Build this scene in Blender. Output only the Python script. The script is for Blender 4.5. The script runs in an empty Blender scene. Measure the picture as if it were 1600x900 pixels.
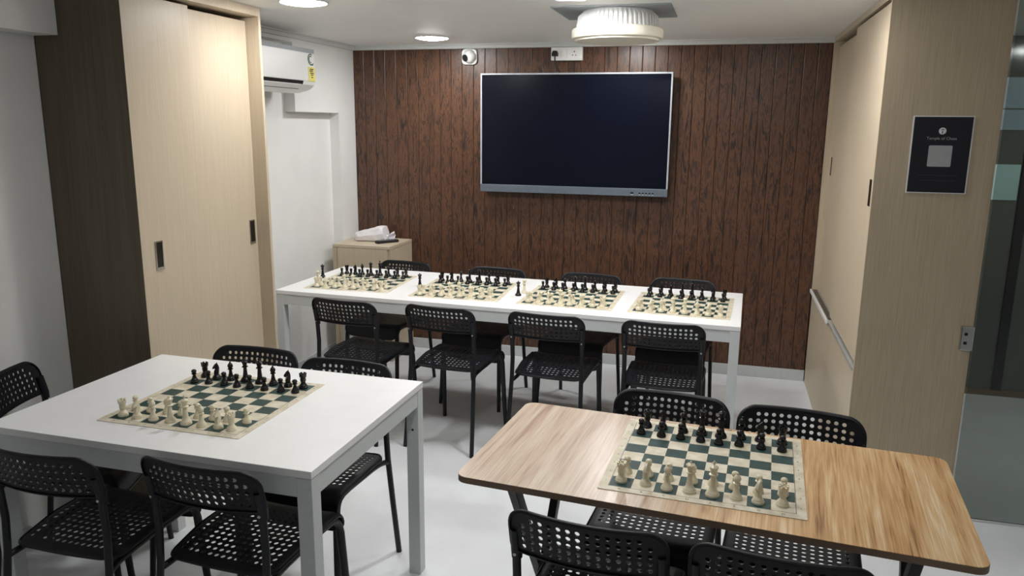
import bpy, math, random
from mathutils import Matrix, Vector
random.seed(7)
scene = bpy.context.scene
col = scene.collection

# ------------------------------------------------------------------ camera
CAM_Z, YAW, PITCH, ROLL, FPX = 1.6605, math.radians(15.0668), math.radians(11.9499), math.radians(0.5455), 1212.86
fw = Vector((-math.sin(YAW) * math.cos(PITCH), math.cos(YAW) * math.cos(PITCH), -math.sin(PITCH)))
rt0 = Vector((math.cos(YAW), math.sin(YAW), 0))
up0 = rt0.cross(fw)
rt = rt0 * math.cos(ROLL) + up0 * math.sin(ROLL)
up = up0 * math.cos(ROLL) - rt0 * math.sin(ROLL)
cam_data = bpy.data.cameras.new('camera')
cam = bpy.data.objects.new('camera', cam_data)
col.objects.link(cam)
cam.matrix_world = Matrix(((rt.x, up.x, -fw.x, 0), (rt.y, up.y, -fw.y, 0), (rt.z, up.z, -fw.z, CAM_Z), (0, 0, 0, 1)))
cam_data.sensor_width = 36
cam_data.lens = FPX * 36 / 1600
cam_data.clip_start = 0.05
scene.camera = cam

# ------------------------------------------------------------------ world, exposure, lamp power
world = bpy.data.worlds.new('world')
scene.world = world
world.use_nodes = True
world.node_tree.nodes['Background'].inputs[0].default_value = (0.5, 0.55, 0.6, 1)
world.node_tree.nodes['Background'].inputs[1].default_value = 0.05
scene.view_settings.view_transform = 'Standard'
scene.view_settings.look = 'None'
scene.view_settings.exposure = 0.0
scene.view_settings.gamma = 1
scene.view_settings.use_curve_mapping = False
LAMP = 134.0                      # emission of the round ceiling downlights
LAMP_COLOR = (1.0, 1.0, 0.99)
DOWNLIGHTS = [(-1.83, 4.80, 0.85), (-1.87, 3.30, 0.70), (-0.66, 3.36, 1.25), (-0.55, 1.85, 0.66), (-1.6, 0.3, 0.06), (0.7, 0.4, 0.22), (1.95, 4.45, 0.7), (-0.62, 4.82, 0.75), (0.20, 3.44, 0.6)]   # x, y, share of LAMP; behind-viewer pair and passage lamp are added fill

# ------------------------------------------------------------------ materials
def lin(c):
    out = []
    for v in c:
        v /= 255.0
        out.append(v / 12.92 if v <= 0.04045 else ((v + 0.055) / 1.055) ** 2.4)
    return tuple(out) + (1.0,)

def new_mat(name):
    m = bpy.data.materials.new(name)
    m.use_nodes = True
    nt = m.node_tree
    return m, nt, nt.nodes['Principled BSDF']

def plain(name, c, rough=0.5, metal=0.0, spec=0.5, var=0.04, scale=30.0, bump=0.0):
    m, nt, b = new_mat(name)
    n = nt.nodes.new('ShaderNodeTexNoise')
    n.inputs['Scale'].default_value = scale
    n.inputs['Detail'].default_value = 4
    tc = nt.nodes.new('ShaderNodeTexCoord')
    nt.links.new(tc.outputs['Object'], n.inputs['Vector'])
    r = nt.nodes.new('ShaderNodeValToRGB')
    c = lin(c)
    r.color_ramp.elements[0].color = tuple(v * (1 - var) for v in c[:3]) + (1,)
    r.color_ramp.elements[1].color = tuple(min(1, v * (1 + var)) for v in c[:3]) + (1,)
    r.color_ramp.elements[0].position, r.color_ramp.elements[1].position = 0.3, 0.7
    nt.links.new(n.outputs['Fac'], r.inputs['Fac'])
    nt.links.new(r.outputs['Color'], b.inputs['Base Color'])
    b.inputs['Roughness'].default_value = rough
    b.inputs['Metallic'].default_value = metal
    b.inputs['Specular IOR Level'].default_value = spec
    if bump:
        bp = nt.nodes.new('ShaderNodeBump')
        bp.inputs['Strength'].default_value = bump
        bp.inputs['Distance'].default_value = 0.002
        nt.links.new(n.outputs['Fac'], bp.inputs['Height'])
        nt.links.new(bp.outputs['Normal'], b.inputs['Normal'])
    return m

def grained(name, stops, scale=(60, 60, 1.5), rough=0.45, dist=0.4, spec=0.4, rand=False, coarse=0.5, bump=0.1, detail=6, coat=0.0):
    """wood: noise stretched along one axis, mixed with a coarser copy of itself"""
    m, nt, b = new_mat(name)
    tc = nt.nodes.new('ShaderNodeTexCoord')
    vec = tc.outputs['Object']
    if rand:
        oi = nt.nodes.new('ShaderNodeObjectInfo')
        mul = nt.nodes.new('ShaderNodeMath'); mul.operation = 'MULTIPLY'; mul.inputs[1].default_value = 37.0
        nt.links.new(oi.outputs['Random'], mul.inputs[0])
        add = nt.nodes.new('ShaderNodeVectorMath'); add.operation = 'ADD'
        nt.links.new(vec, add.inputs[0]); nt.links.new(mul.outputs[0], add.inputs[1])
        vec = add.outputs[0]
    facs = []
    for k, s in enumerate((1.0, 0.22)):
        mp = nt.nodes.new('ShaderNodeMapping')
        mp.inputs['Scale'].default_value = tuple(v * s for v in scale)
        nt.links.new(vec, mp.inputs['Vector'])
        n = nt.nodes.new('ShaderNodeTexNoise')
        n.inputs['Scale'].default_value = 1.0
        n.inputs['Detail'].default_value = detail
        n.inputs['Roughness'].default_value = 0.6
        n.inputs['Distortion'].default_value = dist
        nt.links.new(mp.outputs[0], n.inputs['Vector'])
        facs.append(n.outputs['Fac'])
    mx = nt.nodes.new('ShaderNodeMix'); mx.data_type = 'FLOAT'
    mx.inputs[0].default_value = coarse
    nt.links.new(facs[0], mx.inputs[2]); nt.links.new(facs[1], mx.inputs[3])
    r = nt.nodes.new('ShaderNodeValToRGB')
    els = r.color_ramp.elements
    while len(els) < len(stops): els.new(0.5)
    for e, (p, c) in zip(els, stops):
        e.position = p; e.color = lin(c)
    nt.links.new(mx.outputs[0], r.inputs['Fac'])
    nt.links.new(r.outputs['Color'], b.inputs['Base Color'])
    b.inputs['Roughness'].default_value = rough
    b.inputs['Specular IOR Level'].default_value = spec
    b.inputs['Coat Weight'].default_value = coat
    if bump:
        bp = nt.nodes.new('ShaderNodeBump'); bp.inputs['Strength'].default_value = bump; bp.inputs['Distance'].default_value = 0.002
        nt.links.new(facs[0], bp.inputs['Height']); nt.links.new(bp.outputs['Normal'], b.inputs['Normal'])
    return m

def emit(name, c, s):
    m, nt, b = new_mat(name)
    b.inputs['Base Color'].default_value = (0.9, 0.9, 0.9, 1)
    b.inputs['Emission Color'].default_value = tuple(c) + (1,)
    b.inputs['Emission Strength'].default_value = s
    return m

M = {}
M['wall'] = plain('white_wall_paint', (228, 228, 226), 0.6, scale=6, var=0.02)
M['ceiling'] = plain('ceiling_paint', (238, 238, 236), 0.55, scale=4, var=0.015)
M['trim'] = plain('pale_trim_paint', (205, 207, 205), 0.5, var=0.02)
M['skirting'] = plain('grey_skirting_tile', (196, 199, 200), 0.3, var=0.03)
M['floor'] = plain('pale_floor_tile', (220, 223, 226), 0.33, spec=0.5, var=0.06, scale=3.5)
M['laminate'] = grained('pale_oak_laminate', [(0.28, (182, 166, 143)), (0.5, (194, 179, 156)), (0.74, (203, 189, 167))], scale=(300, 300, 5), rough=0.42, coarse=0.25, bump=0.03)
M['laminate_dark'] = grained('dark_brown_laminate', [(0.3, (84, 74, 60)), (0.7, (108, 97, 80))], scale=(120, 120, 3), rough=0.45, coarse=0.4, bump=0.03)
M['plank'] = grained('dark_walnut_plank', [(0.33, (27, 20, 19)), (0.43, (55, 40, 34)), (0.50, (103, 69, 47)), (0.55, (72, 50, 39)), (0.60, (47, 34, 30)), (0.69, (138, 96, 64))],
                     scale=(24, 24, 3.6), rough=0.36, dist=3.4, rand=True, coarse=0.35, bump=0.12, spec=0.5, detail=7)
M['groove'] = plain('dark_batten', (56, 39, 33), 0.7)
M['desk'] = plain('white_table_laminate', (236, 236, 236), 0.35, var=0.015, scale=12)
M['desk_frame'] = plain('grey_white_powder_coat', (205, 209, 209), 0.4, var=0.02)
M['black_plastic'] = plain('black_chair_plastic', (15, 16, 22), 0.45, spec=0.35, var=0.08, scale=90, bump=0.05)
M['black_metal'] = plain('black_powder_coated_steel', (18, 20, 25), 0.4, spec=0.4, var=0.06)
M['steel'] = plain('brushed_steel', (190, 190, 188), 0.25, metal=1.0, var=0.03)
M['handle_dark'] = plain('dark_handle_recess', (62, 58, 52), 0.25, metal=0.8)
M['aluminium'] = plain('anodised_aluminium', (205, 206, 204), 0.3, metal=0.5)
M['alu_grey'] = plain('grey_aluminium_bezel', (112, 122, 134), 0.38, metal=0.5)
M['alu_light'] = plain('silver_bezel', (196, 202, 210), 0.35, metal=0.5)
M['screen'] = plain('dark_glass_screen', (9, 13, 26), 0.22, spec=0.22, var=0.0)
M['black'] = plain('matt_black', (14, 14, 16), 0.5)
M['white_plastic'] = plain('white_plastic', (232, 232, 230), 0.35, var=0.01)
M['ivory_plastic'] = plain('ivory_fan_plastic', (232, 228, 212), 0.4, var=0.01)
M['grey_plastic'] = plain('grey_plastic', (150, 156, 160), 0.45)
M['piece_white'] = plain('cream_chess_plastic', (226, 217, 190), 0.28, var=0.03)
M['piece_black'] = plain('black_chess_plastic', (13, 13, 16), 0.26, var=0.03)
M['poster'] = plain('black_poster_print', (18, 19, 30), 0.4, var=0.03)
M['paper'] = plain('white_print', (225, 225, 225), 0.6, var=0.01)
M['paper_grey'] = plain('pale_grey_print', (168, 168, 170), 0.6, var=0.02)
M['faint'] = plain('faint_grey_print', (52, 53, 66), 0.6)
M['ink'] = plain('black_print', (30, 30, 30), 0.6)
M['yellow'] = plain('yellow_sticker', (222, 206, 96), 0.5)
M['green_ink'] = plain('green_print', (60, 92, 70), 0.6)
M['bag'] = plain('white_polythene', (226, 222, 226), 0.35, var=0.04, scale=20)
M['purple'] = plain('purple_tape', (120, 100, 190), 0.5)
M['dark_glass'] = plain('dark_olive_partition', (92, 94, 86), 0.12, spec=0.6, var=0.05, scale=2)
M['frost'] = plain('frosted_teal_glass', (176, 206, 206), 0.3, var=0.04, scale=3)
M['frost_dim'] = plain('frosted_grey_glass', (140, 158, 168), 0.3, var=0.04, scale=3)

def table_wood():
    """straight-grained board: streaks along y, richer and more striped towards the right-hand boards"""
    m, nt, b = new_mat('striped_acacia_laminate')
    N, L = nt.nodes, nt.links
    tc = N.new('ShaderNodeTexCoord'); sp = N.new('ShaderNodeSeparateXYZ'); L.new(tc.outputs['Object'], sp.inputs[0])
    def noise(scale, detail, dist):
        mp = N.new('ShaderNodeMapping'); mp.inputs['Scale'].default_value = scale; L.new(tc.outputs['Object'], mp.inputs['Vector'])
        n = N.new('ShaderNodeTexNoise'); n.inputs['Scale'].default_value = 1.0; n.inputs['Detail'].default_value = detail; n.inputs['Distortion'].default_value = dist
        L.new(mp.outputs[0], n.inputs['Vector']); return n.outputs['Fac']
    def mix(f, a, c):
        x = N.new('ShaderNodeMix'); x.data_type = 'FLOAT'
        for i, v in ((0, f), (2, a), (3, c)):
            if isinstance(v, (int, float)): x.inputs[i].default_value = v
            else: L.new(v, x.inputs[i])
        return x.outputs[0]
    broad = noise((16, 1.3, 1), 2, 0.8); mid = noise((55, 2.2, 1), 4, 0.7); fine = noise((230, 7, 1), 4, 0.2)
    fac = mix(0.30, mix(0.5, broad, mid), fine)
    def ramp(stops, f):
        r = N.new('ShaderNodeValToRGB'); e = r.color_ramp.elements
        while len(e) < len(stops): e.new(0.5)
        for q, (p, c) in zip(e, stops): q.position = p; q.color = lin(c)
        L.new(f, r.inputs['Fac']); return r.outputs['Color']
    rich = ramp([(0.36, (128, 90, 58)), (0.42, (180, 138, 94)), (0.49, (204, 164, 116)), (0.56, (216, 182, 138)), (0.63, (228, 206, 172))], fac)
    pale = ramp([(0.35, (160, 134, 114)), (0.45, (190, 166, 146)), (0.54, (204, 184, 164)), (0.64, (216, 200, 182))], fac)  # left-hand ramp: washed-out glare put into the wood colour
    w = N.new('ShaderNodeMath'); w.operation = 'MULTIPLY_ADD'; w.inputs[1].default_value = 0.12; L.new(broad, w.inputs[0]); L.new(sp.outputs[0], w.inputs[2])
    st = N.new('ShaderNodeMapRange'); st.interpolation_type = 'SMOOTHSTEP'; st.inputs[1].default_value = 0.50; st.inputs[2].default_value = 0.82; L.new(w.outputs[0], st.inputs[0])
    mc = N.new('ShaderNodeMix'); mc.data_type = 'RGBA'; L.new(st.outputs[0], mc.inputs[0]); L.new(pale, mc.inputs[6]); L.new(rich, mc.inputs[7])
    L.new(mc.outputs[2], b.inputs['Base Color'])
    b.inputs['Roughness'].default_value = 0.27
    return m
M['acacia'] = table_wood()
M['edge_band'] = plain('brown_edge_band', (120, 100, 80), 0.5)

SQ = 0.0572
def mat_print():
    """chess mat: green and cream squares inside a cream margin, printed flat"""
    m, nt, b = new_mat('chess_mat_print')
    N = nt.nodes; L = nt.links
    def math_(op, a, c=None):
        n = N.new('ShaderNodeMath'); n.operation = op
        for i, v in enumerate((a, c)):
            if v is None: continue
            if isinstance(v, (int, float)): n.inputs[i].default_value = v
            else: L.new(v, n.inputs[i])
        return n.outputs[0]
    tc = N.new('ShaderNodeTexCoord'); sp = N.new('ShaderNodeSeparateXYZ'); L.new(tc.outputs['Object'], sp.inputs[0])
    x, y = sp.outputs[0], sp.outputs[1]
    fx = math_('FLOOR', math_('DIVIDE', math_('ADD', x, 4 * SQ), SQ)); fy = math_('FLOOR', math_('DIVIDE', math_('ADD', y, 4 * SQ), SQ))
    odd = math_('MODULO', math_('ADD', fx, math_('ADD', fy, 20)), 2)
    mxa = math_('MAXIMUM', math_('ABSOLUTE', x), math_('ABSOLUTE', y))
    inside = math_('LESS_THAN', mxa, 4 * SQ)
    green = math_('MULTIPLY', inside, math_('LESS_THAN', odd, 0.5))
    line = math_('LESS_THAN', math_('ABSOLUTE', math_('SUBTRACT', mxa, 4 * SQ + 0.0012)), 0.0008)
    n = N.new('ShaderNodeTexNoise'); n.inputs['Scale'].default_value = 26; n.inputs['Detail'].default_value = 5; L.new(tc.outputs['Object'], n.inputs['Vector'])
    cr = N.new('ShaderNodeValToRGB'); cr.color_ramp.elements[0].position = 0.3; cr.color_ramp.elements[1].position = 0.65
    cr.color_ramp.elements[0].color = lin((196, 184, 160)); cr.color_ramp.elements[1].color = lin((222, 214, 194)); L.new(n.outputs['Fac'], cr.inputs[0])
    gr = N.new('ShaderNodeValToRGB'); gr.color_ramp.elements[0].position = 0.3; gr.color_ramp.elements[1].position = 0.7
    gr.color_ramp.elements[0].color = lin((32, 56, 54)); gr.color_ramp.elements[1].color = lin((46, 74, 70)); L.new(n.outputs['Fac'], gr.inputs[0])
    m1 = N.new('ShaderNodeMix'); m1.data_type = 'RGBA'; L.new(green, m1.inputs[0]); L.new(cr.outputs[0], m1.inputs[6]); L.new(gr.outputs[0], m1.inputs[7])
    m2 = N.new('ShaderNodeMix'); m2.data_type = 'RGBA'; L.new(line, m2.inputs[0]); L.new(m1.outputs[2], m2.inputs[6]); m2.inputs[7].default_value = lin((60, 66, 62))
    L.new(m2.outputs[2], b.inputs['Base Color'])
    b.inputs['Roughness'].default_value = 0.45
    b.inputs['Specular IOR Level'].default_value = 0.25
    return m
M['mat'] = mat_print()

# ------------------------------------------------------------------ mesh helpers
class MB:
    def __init__(s): s.v = []; s.f = []
    def add(s, vs, fs):
        o = len(s.v); s.v += [tuple(p) for p in vs]; s.f += [tuple(i + o for i in f) for f in fs]; return s
    def box(s, x0, x1, y0, y1, z0, z1):
        return s.add([(x0, y0, z0), (x1, y0, z0), (x1, y1, z0), (x0, y1, z0), (x0, y0, z1), (x1, y0, z1), (x1, y1, z1), (x0, y1, z1)],
                     [(0, 3, 2, 1), (4, 5, 6, 7), (0, 1, 5, 4), (1, 2, 6, 5), (2, 3, 7, 6), (3, 0, 4, 7)])
    def prism(s, pts, z0, z1, axis='z'):
        n = len(pts)
        P = {'z': lambda a, b, c: (a, b, c), 'y': lambda a, b, c: (a, c, b), 'x': lambda a, b, c: (c, a, b)}[axis]
        vs = [P(a, b, z0) for a, b in pts] + [P(a, b, z1) for a, b in pts]
        fs = [tuple(reversed(range(n))), tuple(range(n, 2 * n))] + [(i, (i + 1) % n, (i + 1) % n + n, i + n) for i in range(n)]
        return s.add(vs, fs)
    def lathe(s, prof, n=20, cx=0, cy=0, cz=0, axis='z'):
        P = {'z': lambda a, b, c: (cx + a, cy + b, cz + c), 'y': lambda a, b, c: (cx + a, cy - c, cz + b), 'x': lambda a, b, c: (cx + c, cy + a, cz + b)}[axis]
        vs = []; fs = []
        for r, z in prof:
            for k in range(n):
                t = 2 * math.pi * k / n; vs.append(P(r * math.cos(t), r * math.sin(t), z))
        m = len(prof)
        for j in range(m - 1):
            for k in range(n):
                k2 = (k + 1) % n; fs.append((j * n + k, j * n + k2, (j + 1) * n + k2, (j + 1) * n + k))
        fs.append(tuple(reversed(range(n)))); fs.append(tuple(range((m - 1) * n, m * n)))
        return s.add(vs, fs)
    def tube(s, path, r, n=10):
        pts = [Vector(p) for p in path]
        rs = r if isinstance(r, (list, tuple)) else [r] * len(pts)
        vs = []; fs = []; prev = None
        for i, p in enumerate(pts):
            t = (pts[min(i + 1, len(pts) - 1)] - pts[max(i - 1, 0)]).normalized()
            if prev is None:
                a = Vector((0, 0, 1)) if abs(t.z) < 0.9 else Vector((1, 0, 0))
                u = t.cross(a).normalized()
            else:
                u = (prev - t * prev.dot(t)).normalized()
            prev = u; w = t.cross(u)
            for k in range(n):
                q = 2 * math.pi * k / n; vs.append(p + (u * math.cos(q) + w * math.sin(q)) * rs[i])
        m = len(pts)
        for j in range(m - 1):
            for k in range(n):
                k2 = (k + 1) % n; fs.append((j * n + k, j * n + k2, (j + 1) * n + k2, (j + 1) * n + k))
        fs.append(tuple(reversed(range(n)))); fs.append(tuple(range((m - 1) * n, m * n)))
        return s.add(vs, fs)
    def mesh(s, name, mat, smooth=False):
        me = bpy.data.meshes.new(name)
        me.from_pydata(s.v, [], s.f); me.validate(); me.update()
        import bmesh
        bm = bmesh.new(); bm.from_mesh(me)
        bmesh.ops.recalc_face_normals(bm, faces=bm.faces)
        if smooth:
            for f in bm.faces: f.smooth = True
            for e in bm.edges:
                if len(e.link_faces) == 2 and e.calc_face_angle(0) > math.radians(38): e.smooth = False
        bm.to_mesh(me); bm.free()
        me.materials.append(mat)
        return me
    def build(s, name, mat, parent=None, smooth=False, loc=(0, 0, 0), rotz=0.0, bevel=0.0):
        return link(name, s.mesh(name, mat, smooth), parent, loc, rotz, bevel)

def link(name, me, parent=None, loc=(0, 0, 0), rotz=0.0, bevel=0.0):
    o = bpy.data.objects.new(name, me); col.objects.link(o)
    o.location = loc; o.rotation_euler = (0, 0, rotz)
    if parent is not None: o.parent = parent
    if bevel:
        b = o.modifiers.new('edge', 'BEVEL'); b.width = bevel; b.segments = 2; b.limit_method = 'ANGLE'; b.angle_limit = math.radians(40)
    return o

def tag(o, label, cat, group=None):
    o['label'] = label; o['category'] = cat
    if group: o['group'] = group
    return o

def thing(name, label, cat, loc=(0, 0, 0), rotz=0.0, group=None):
    o = bpy.data.objects.new(name, None); col.objects.link(o)
    o.empty_display_size = 0.05
    o.location = loc; o.rotation_euler = (0, 0, rotz)
    return tag(o, label, cat, group)

def struct(name, mb, mat, smooth=False, parent=None, bevel=0.0):
    o = mb.build(name, mat, parent, smooth, bevel=bevel)
    if parent is None: o['kind'] = 'structure'
    return o

def copy_tree(o, parent=None):
    c = o.copy(); col.objects.link(c)
    if parent is not None: c.parent = parent
    for ch in list(o.children): copy_tree(ch, c)
    return c

def bx(x0, x1, y0, y1, z0, z1): return MB().box(x0, x1, y0, y1, z0, z1)

def text_mesh(mb, s, size, place, align='CENTER'):
    """adds the flat outline of a text to mb; place(x, y) -> 3D point"""
    cu = bpy.data.curves.new('lettering', 'FONT'); cu.body = s; cu.size = size; cu.align_x = align; cu.align_y = 'CENTER'; cu.resolution_u = 3
    ob = bpy.data.objects.new('lettering', cu); col.objects.link(ob)
    dg = bpy.context.evaluated_depsgraph_get(); dg.update()
    ev = ob.evaluated_get(dg); me = ev.to_mesh()
    mb.add([place(v.co.x, v.co.y) for v in me.vertices], [tuple(p.vertices) for p in me.polygons])
    ev.to_mesh_clear(); bpy.data.objects.remove(ob); bpy.data.curves.remove(cu)

# ------------------------------------------------------------------ the room
XL, XR, YB, ZW, ZC = -2.618, 0.597, 5.28, 2.161, 2.191
XN = -2.69                       # recessed part of the left wall
struct('floor', bx(-3.2, 3.0, -1.6, 6.0, -0.1, 0), M['floor'])
struct('ceiling', bx(-3.2, 3.0, -1.6, 6.0, ZC, ZC + 0.1), M['ceiling'])
wall_back = struct('wall_back', bx(XL - 0.1, XR + 0.45, YB + 0.012, YB + 0.14, 0, ZC), M['groove'])
npl = 39; pitch = (XR - XL) / npl
hw = pitch / 2 - 0.0007
plank_me = MB().prism([(-hw, 0.012), (-hw, 0.0028), (-hw + 0.0036, 0), (hw - 0.0036, 0), (hw, 0.0028), (hw, 0.012)], 0.075, ZW).mesh('plank', M['plank'])
for i in range(npl):
    link('plank', plank_me, wall_back, (XL + pitch * (i + 0.5), YB, 0))
struct('baseboard_back', bx(XL - 0.07, XR, YB - 0.010, YB + 0.012, 0, 0.074), M['skirting'], bevel=0.002)
struct('trim_1', MB().box(XL, XR, YB - 0.03, YB + 0.012, ZW, ZC).box(XL, XR, YB - 0.045, YB - 0.03, ZC - 0.008, ZC), M['trim'])
# left wall beyond the wardrobe: a recess below the air conditioner, a proud part round it
wl = MB().box(XN - 0.1, XN, 2.5, 5.42, 0, ZC)
wl.box(XN, XL, 4.46, 5.42, 1.722, ZC).box(XN, XL, 5.035, 5.42, 0, 1.722).box(XN, XL, 3.3, 4.46, 2.14, ZC)
struct('wall_left', wl, M['wall'])
struct('trim_2', MB().box(XL, XL + 0.03, 3.6, YB - 0.03, ZW, ZC).box(XL + 0.03, XL + 0.045, 3.6, YB - 0.045, ZC - 0.008, ZC), M['trim'])
struct('baseboard_left', bx(XN, XN + 0.01, 3.52, 5.035, 0, 0.074), M['skirting'])
# left wall beside the camera with a dropped beam
struct('wall_side', MB().box(-2.75, -2.60, 2.24, 2.534, 0, ZC).box(-2.75, -2.588, -1.6, 2.24, 0, ZC), M['wall'])
struct('trim_3', bx(-2.60, -2.485, -1.6, 2.533, 1.975, ZC), M['wall'])
struct('baseboard_side', bx(-2.588, -2.578, -1.5, 2.235, 0, 0.074), M['skirting'])
struct('wall_front', bx(-2.75, 3.0, -1.7, -1.6, 0, ZC), M['wall'])
struct('wall_right', bx(2.9, 3.0, -1.6, 6.0, 0, ZC), M['wall'])
# glazed partition at the end of the passage on the right
part = struct('wall_passage', bx(1.04, 2.9, 5.34, 5.40, 0, ZC), M['dark_glass'])
for (x0, x1, z0, z1, k) in ((1.10, 1.72, 1.777, 1.956, 'frost_dim'), (1.10, 1.72, 1.652, 1.770, 'frost_dim'), (1.10, 1.715, 1.235, 1.448, 'frost'),
                            (1.78, 2.6, 1.777, 1.956, 'frost_dim'), (1.78, 2.6, 1.652, 1.770, 'frost_dim'), (1.78, 2.6, 1.235, 1.448, 'frost')):
    bx(x0, x1, 5.334, 5.34, z0, z1).build('glass_band', M[k], part)  # pale teal and grey strips set on the partition
bx(1.725, 1.775, 5.32, 5.34, 0, ZC).build('mullion', M['black'], part)
bx(1.04, 2.9, 5.315, 5.34, 0, 0.035).build('floor_rail', M['edge_band'], part)

def smoked_pane():
    m, nt, b = new_mat('smoked_door_glass')
    nt.nodes.remove(b)
    tr = nt.nodes.new('ShaderNodeBsdfTransparent'); tr.inputs[0].default_value = (0.70, 0.74, 0.72, 1)
    gl = nt.nodes.new('ShaderNodeBsdfGlossy'); gl.inputs[0].default_value = (0.9, 0.9, 0.9, 1); gl.inputs['Roughness'].default_value = 0.02
    fr = nt.nodes.new('ShaderNodeFresnel'); fr.inputs[0].default_value = 1.45
    mx = nt.nodes.new('ShaderNodeMixShader')
    nt.links.new(fr.outputs[0], mx.inputs[0]); nt.links.new(tr.outputs[0], mx.inputs[1]); nt.links.new(gl.outputs[0], mx.inputs[2])
    nt.links.new(mx.outputs[0], nt.nodes['Material Output'].inputs[0])
    return m
gd = struct('door_1', bx(1.039, 2.0, 3.486, 3.494, 0.012, 2.185), smoked_pane())
bx(1.945, 1.965, 3.46, 3.480, 0.8, 1.4).build('pull_bar', M['steel'], gd)

# ------------------------------------------------------------------ ceiling lights
def downlight(x, y, share, label):
    t = thing('downlight', label, 'ceiling light', (x, y, ZC), 0, 'round ceiling downlights')
    MB().lathe([(0.102, 0), (0.112, 0), (0.112, -0.004), (0.104, -0.010), (0.100, -0.006), (0.100, 0)], 32).build('rim', M['white_plastic'], t, True)
    MB().lathe([(0.0001, -0.020), (0.050, -0.0185), (0.082, -0.0140), (0.0985, -0.0060), (0.0985, -0.002), (0.0001, -0.002)], 32).build('diffuser', emit('downlight_glow', LAMP_COLOR, LAMP * share), t)
LL = ['round downlight near the wood wall, left of the dome camera', 'round downlight at the top edge, left, beside the wardrobe', 'round downlight in front of the round ceiling fan',
      'round downlight over the two near tables', 'round downlight behind the viewer on the left', 'round downlight behind the viewer on the right', 'round downlight in the passage behind the glass door', 'round downlight hidden behind the round ceiling fan', 'round downlight just above the frame near the right cupboard']
for (x, y, p_), lb in zip(DOWNLIGHTS, LL): downlight(x, y, p_, lb)

# ------------------------------------------------------------------ left wardrobe with sliding doors
FX = -2.195
w = thing('sliding_wardrobe', 'tall pale wood wardrobe with two sliding doors and dark brown side', 'wardrobe', (-2.4, 3.0, 0))
def wp(mb, name, mat, bevel=0.0, parent=None, label=None):
    o = mb.build(name, mat, parent or w, bevel=bevel)
    if parent is None: o.location = (2.4, -3.0, 0)
    if label: o['label'] = label
    return o
wp(bx(-2.60, FX - 0.0015, 2.536, 2.553, 0, ZC - 0.001), 'side_panel', M['laminate_dark'], label='dark brown side panel')
wp(bx(FX - 0.0015, FX, 2.536, 2.553, 0, ZC - 0.001), 'edge_strip', M['laminate'], label='thin pale edge strip of the side panel')
wp(bx(-2.60, FX, 3.440, 3.458, 0, ZC - 0.001), 'side_panel', M['laminate'], label='pale far side panel')
wp(bx(-2.60, FX, 2.553, 3.440, 2.150, ZC - 0.001), 'top_rail', M['laminate'])
wp(bx(-2.60, FX - 0.02, 2.553, 3.440, 0, 0.06), 'plinth', M['laminate'])
wp(bx(-2.60, -2.585, 2.553, 3.440, 0.06, 2.150), 'back_panel', M['laminate'])
d1 = wp(bx(FX - 0.066, FX - 0.046, 2.554, 2.985, 0.064, 2.138), 'door', M['laminate'], 0.001)
d2 = wp(bx(FX - 0.092, FX - 0.072, 2.96, 3.439, 0.064, 2.130), 'door', M['laminate'], 0.001)
def recess_handle(parent, x, yc, zc):
    h = MB()
    y0, y1, z0, z1, t = yc - 0.023, yc + 0.023, zc - 0.060, zc + 0.060, 0.0055
    h.box(x, x + 0.003, y0, y0 + t, z0, z1).box(x, x + 0.003, y1 - t, y1, z0, z1).box(x, x + 0.003, y0 + t, y1 - t, z0, z0 + 2 * t).box(x, x + 0.003, y0 + t, y1 - t, z1 - t, z1)
    ho = h.build('handle', M['steel'], parent); ho['label'] = 'flush steel pull with a dark cup'
    g = bx(x, x + 0.0012, y0 + t, y1 - t, z0 + 2 * t, z1 - t).build('handle_cup', M['handle_dark'], parent)
recess_handle(d1, FX - 0.046, 2.688, 1.112)
recess_handle(d2, FX - 0.072, 3.396, 1.118)

# ------------------------------------------------------------------ right built-in cupboard with end panel
PY = 3.501; PX1 = 1.035
cb = thing('built_in_cupboard', 'pale wood built-in cupboard on the right with sliding upper doors', 'cupboard', (0.8, 4.4, 0))
def cp(mb, name, mat, bevel=0.0, parent=None, label=None):
    o = mb.build(name, mat, parent or cb, bevel=bevel)
    if parent is None: o.location = (-0.8, -4.4, 0)
    if label: o['label'] = label
    return o
M['laminate_panel'] = grained('pale_oak_panel', [(0.28, (168, 152, 128)), (0.5, (184, 168, 143)), (0.74, (196, 181, 157))], scale=(200, 200, 6), rough=0.45, coarse=0.25, bump=0.03)
cp(bx(XR, PX1, PY, PY + 0.02, 0, ZC - 0.001), 'end_panel', M['laminate_panel'], label='broad end panel facing the tables')
cp(bx(XR + 0.06, PX1, PY + 0.02, YB, 0, 0.60), 'lower_carcass', M['laminate'])
cp(bx(XR + 0.08, PX1, PY + 0.02, YB, 0.60, ZC - 0.001), 'upper_carcass', M['laminate'])
cp(bx(XR + 0.004, XR + 0.06, PY + 0.02, YB - 0.011, 0.0, 0.618), 'lower_door', M['laminate'], 0.001)
cp(bx(XR - 0.004, XR + 0.06, PY + 0.02, YB, 0.620, 0.630), 'ledge', M['aluminium'], label='pale metal ledge strip')
cp(bx(XR - 0.012, XR - 0.0045, 4.40, 5.26, 0.612, 0.6315), 'pull_profile', M['white_plastic'], label='pale pull profile along the far half of the ledge')
cp(bx(XR + 0.002, XR + 0.0245, 4.42, 5.233, 0.6305, 0.6335), 'ledge_channel', M['handle_dark'], label='dark recessed pull channel above the ledge')
cp(bx(XR, XR + 0.08, 5.235, YB - 0.001, 0.632, ZC - 0.001), 'frame_strip', M['laminate'])
cp(bx(XR, XR + 0.08, PY + 0.02, 5.235, 2.163, ZC - 0.001), 'top_rail', M['laminate'])
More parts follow.
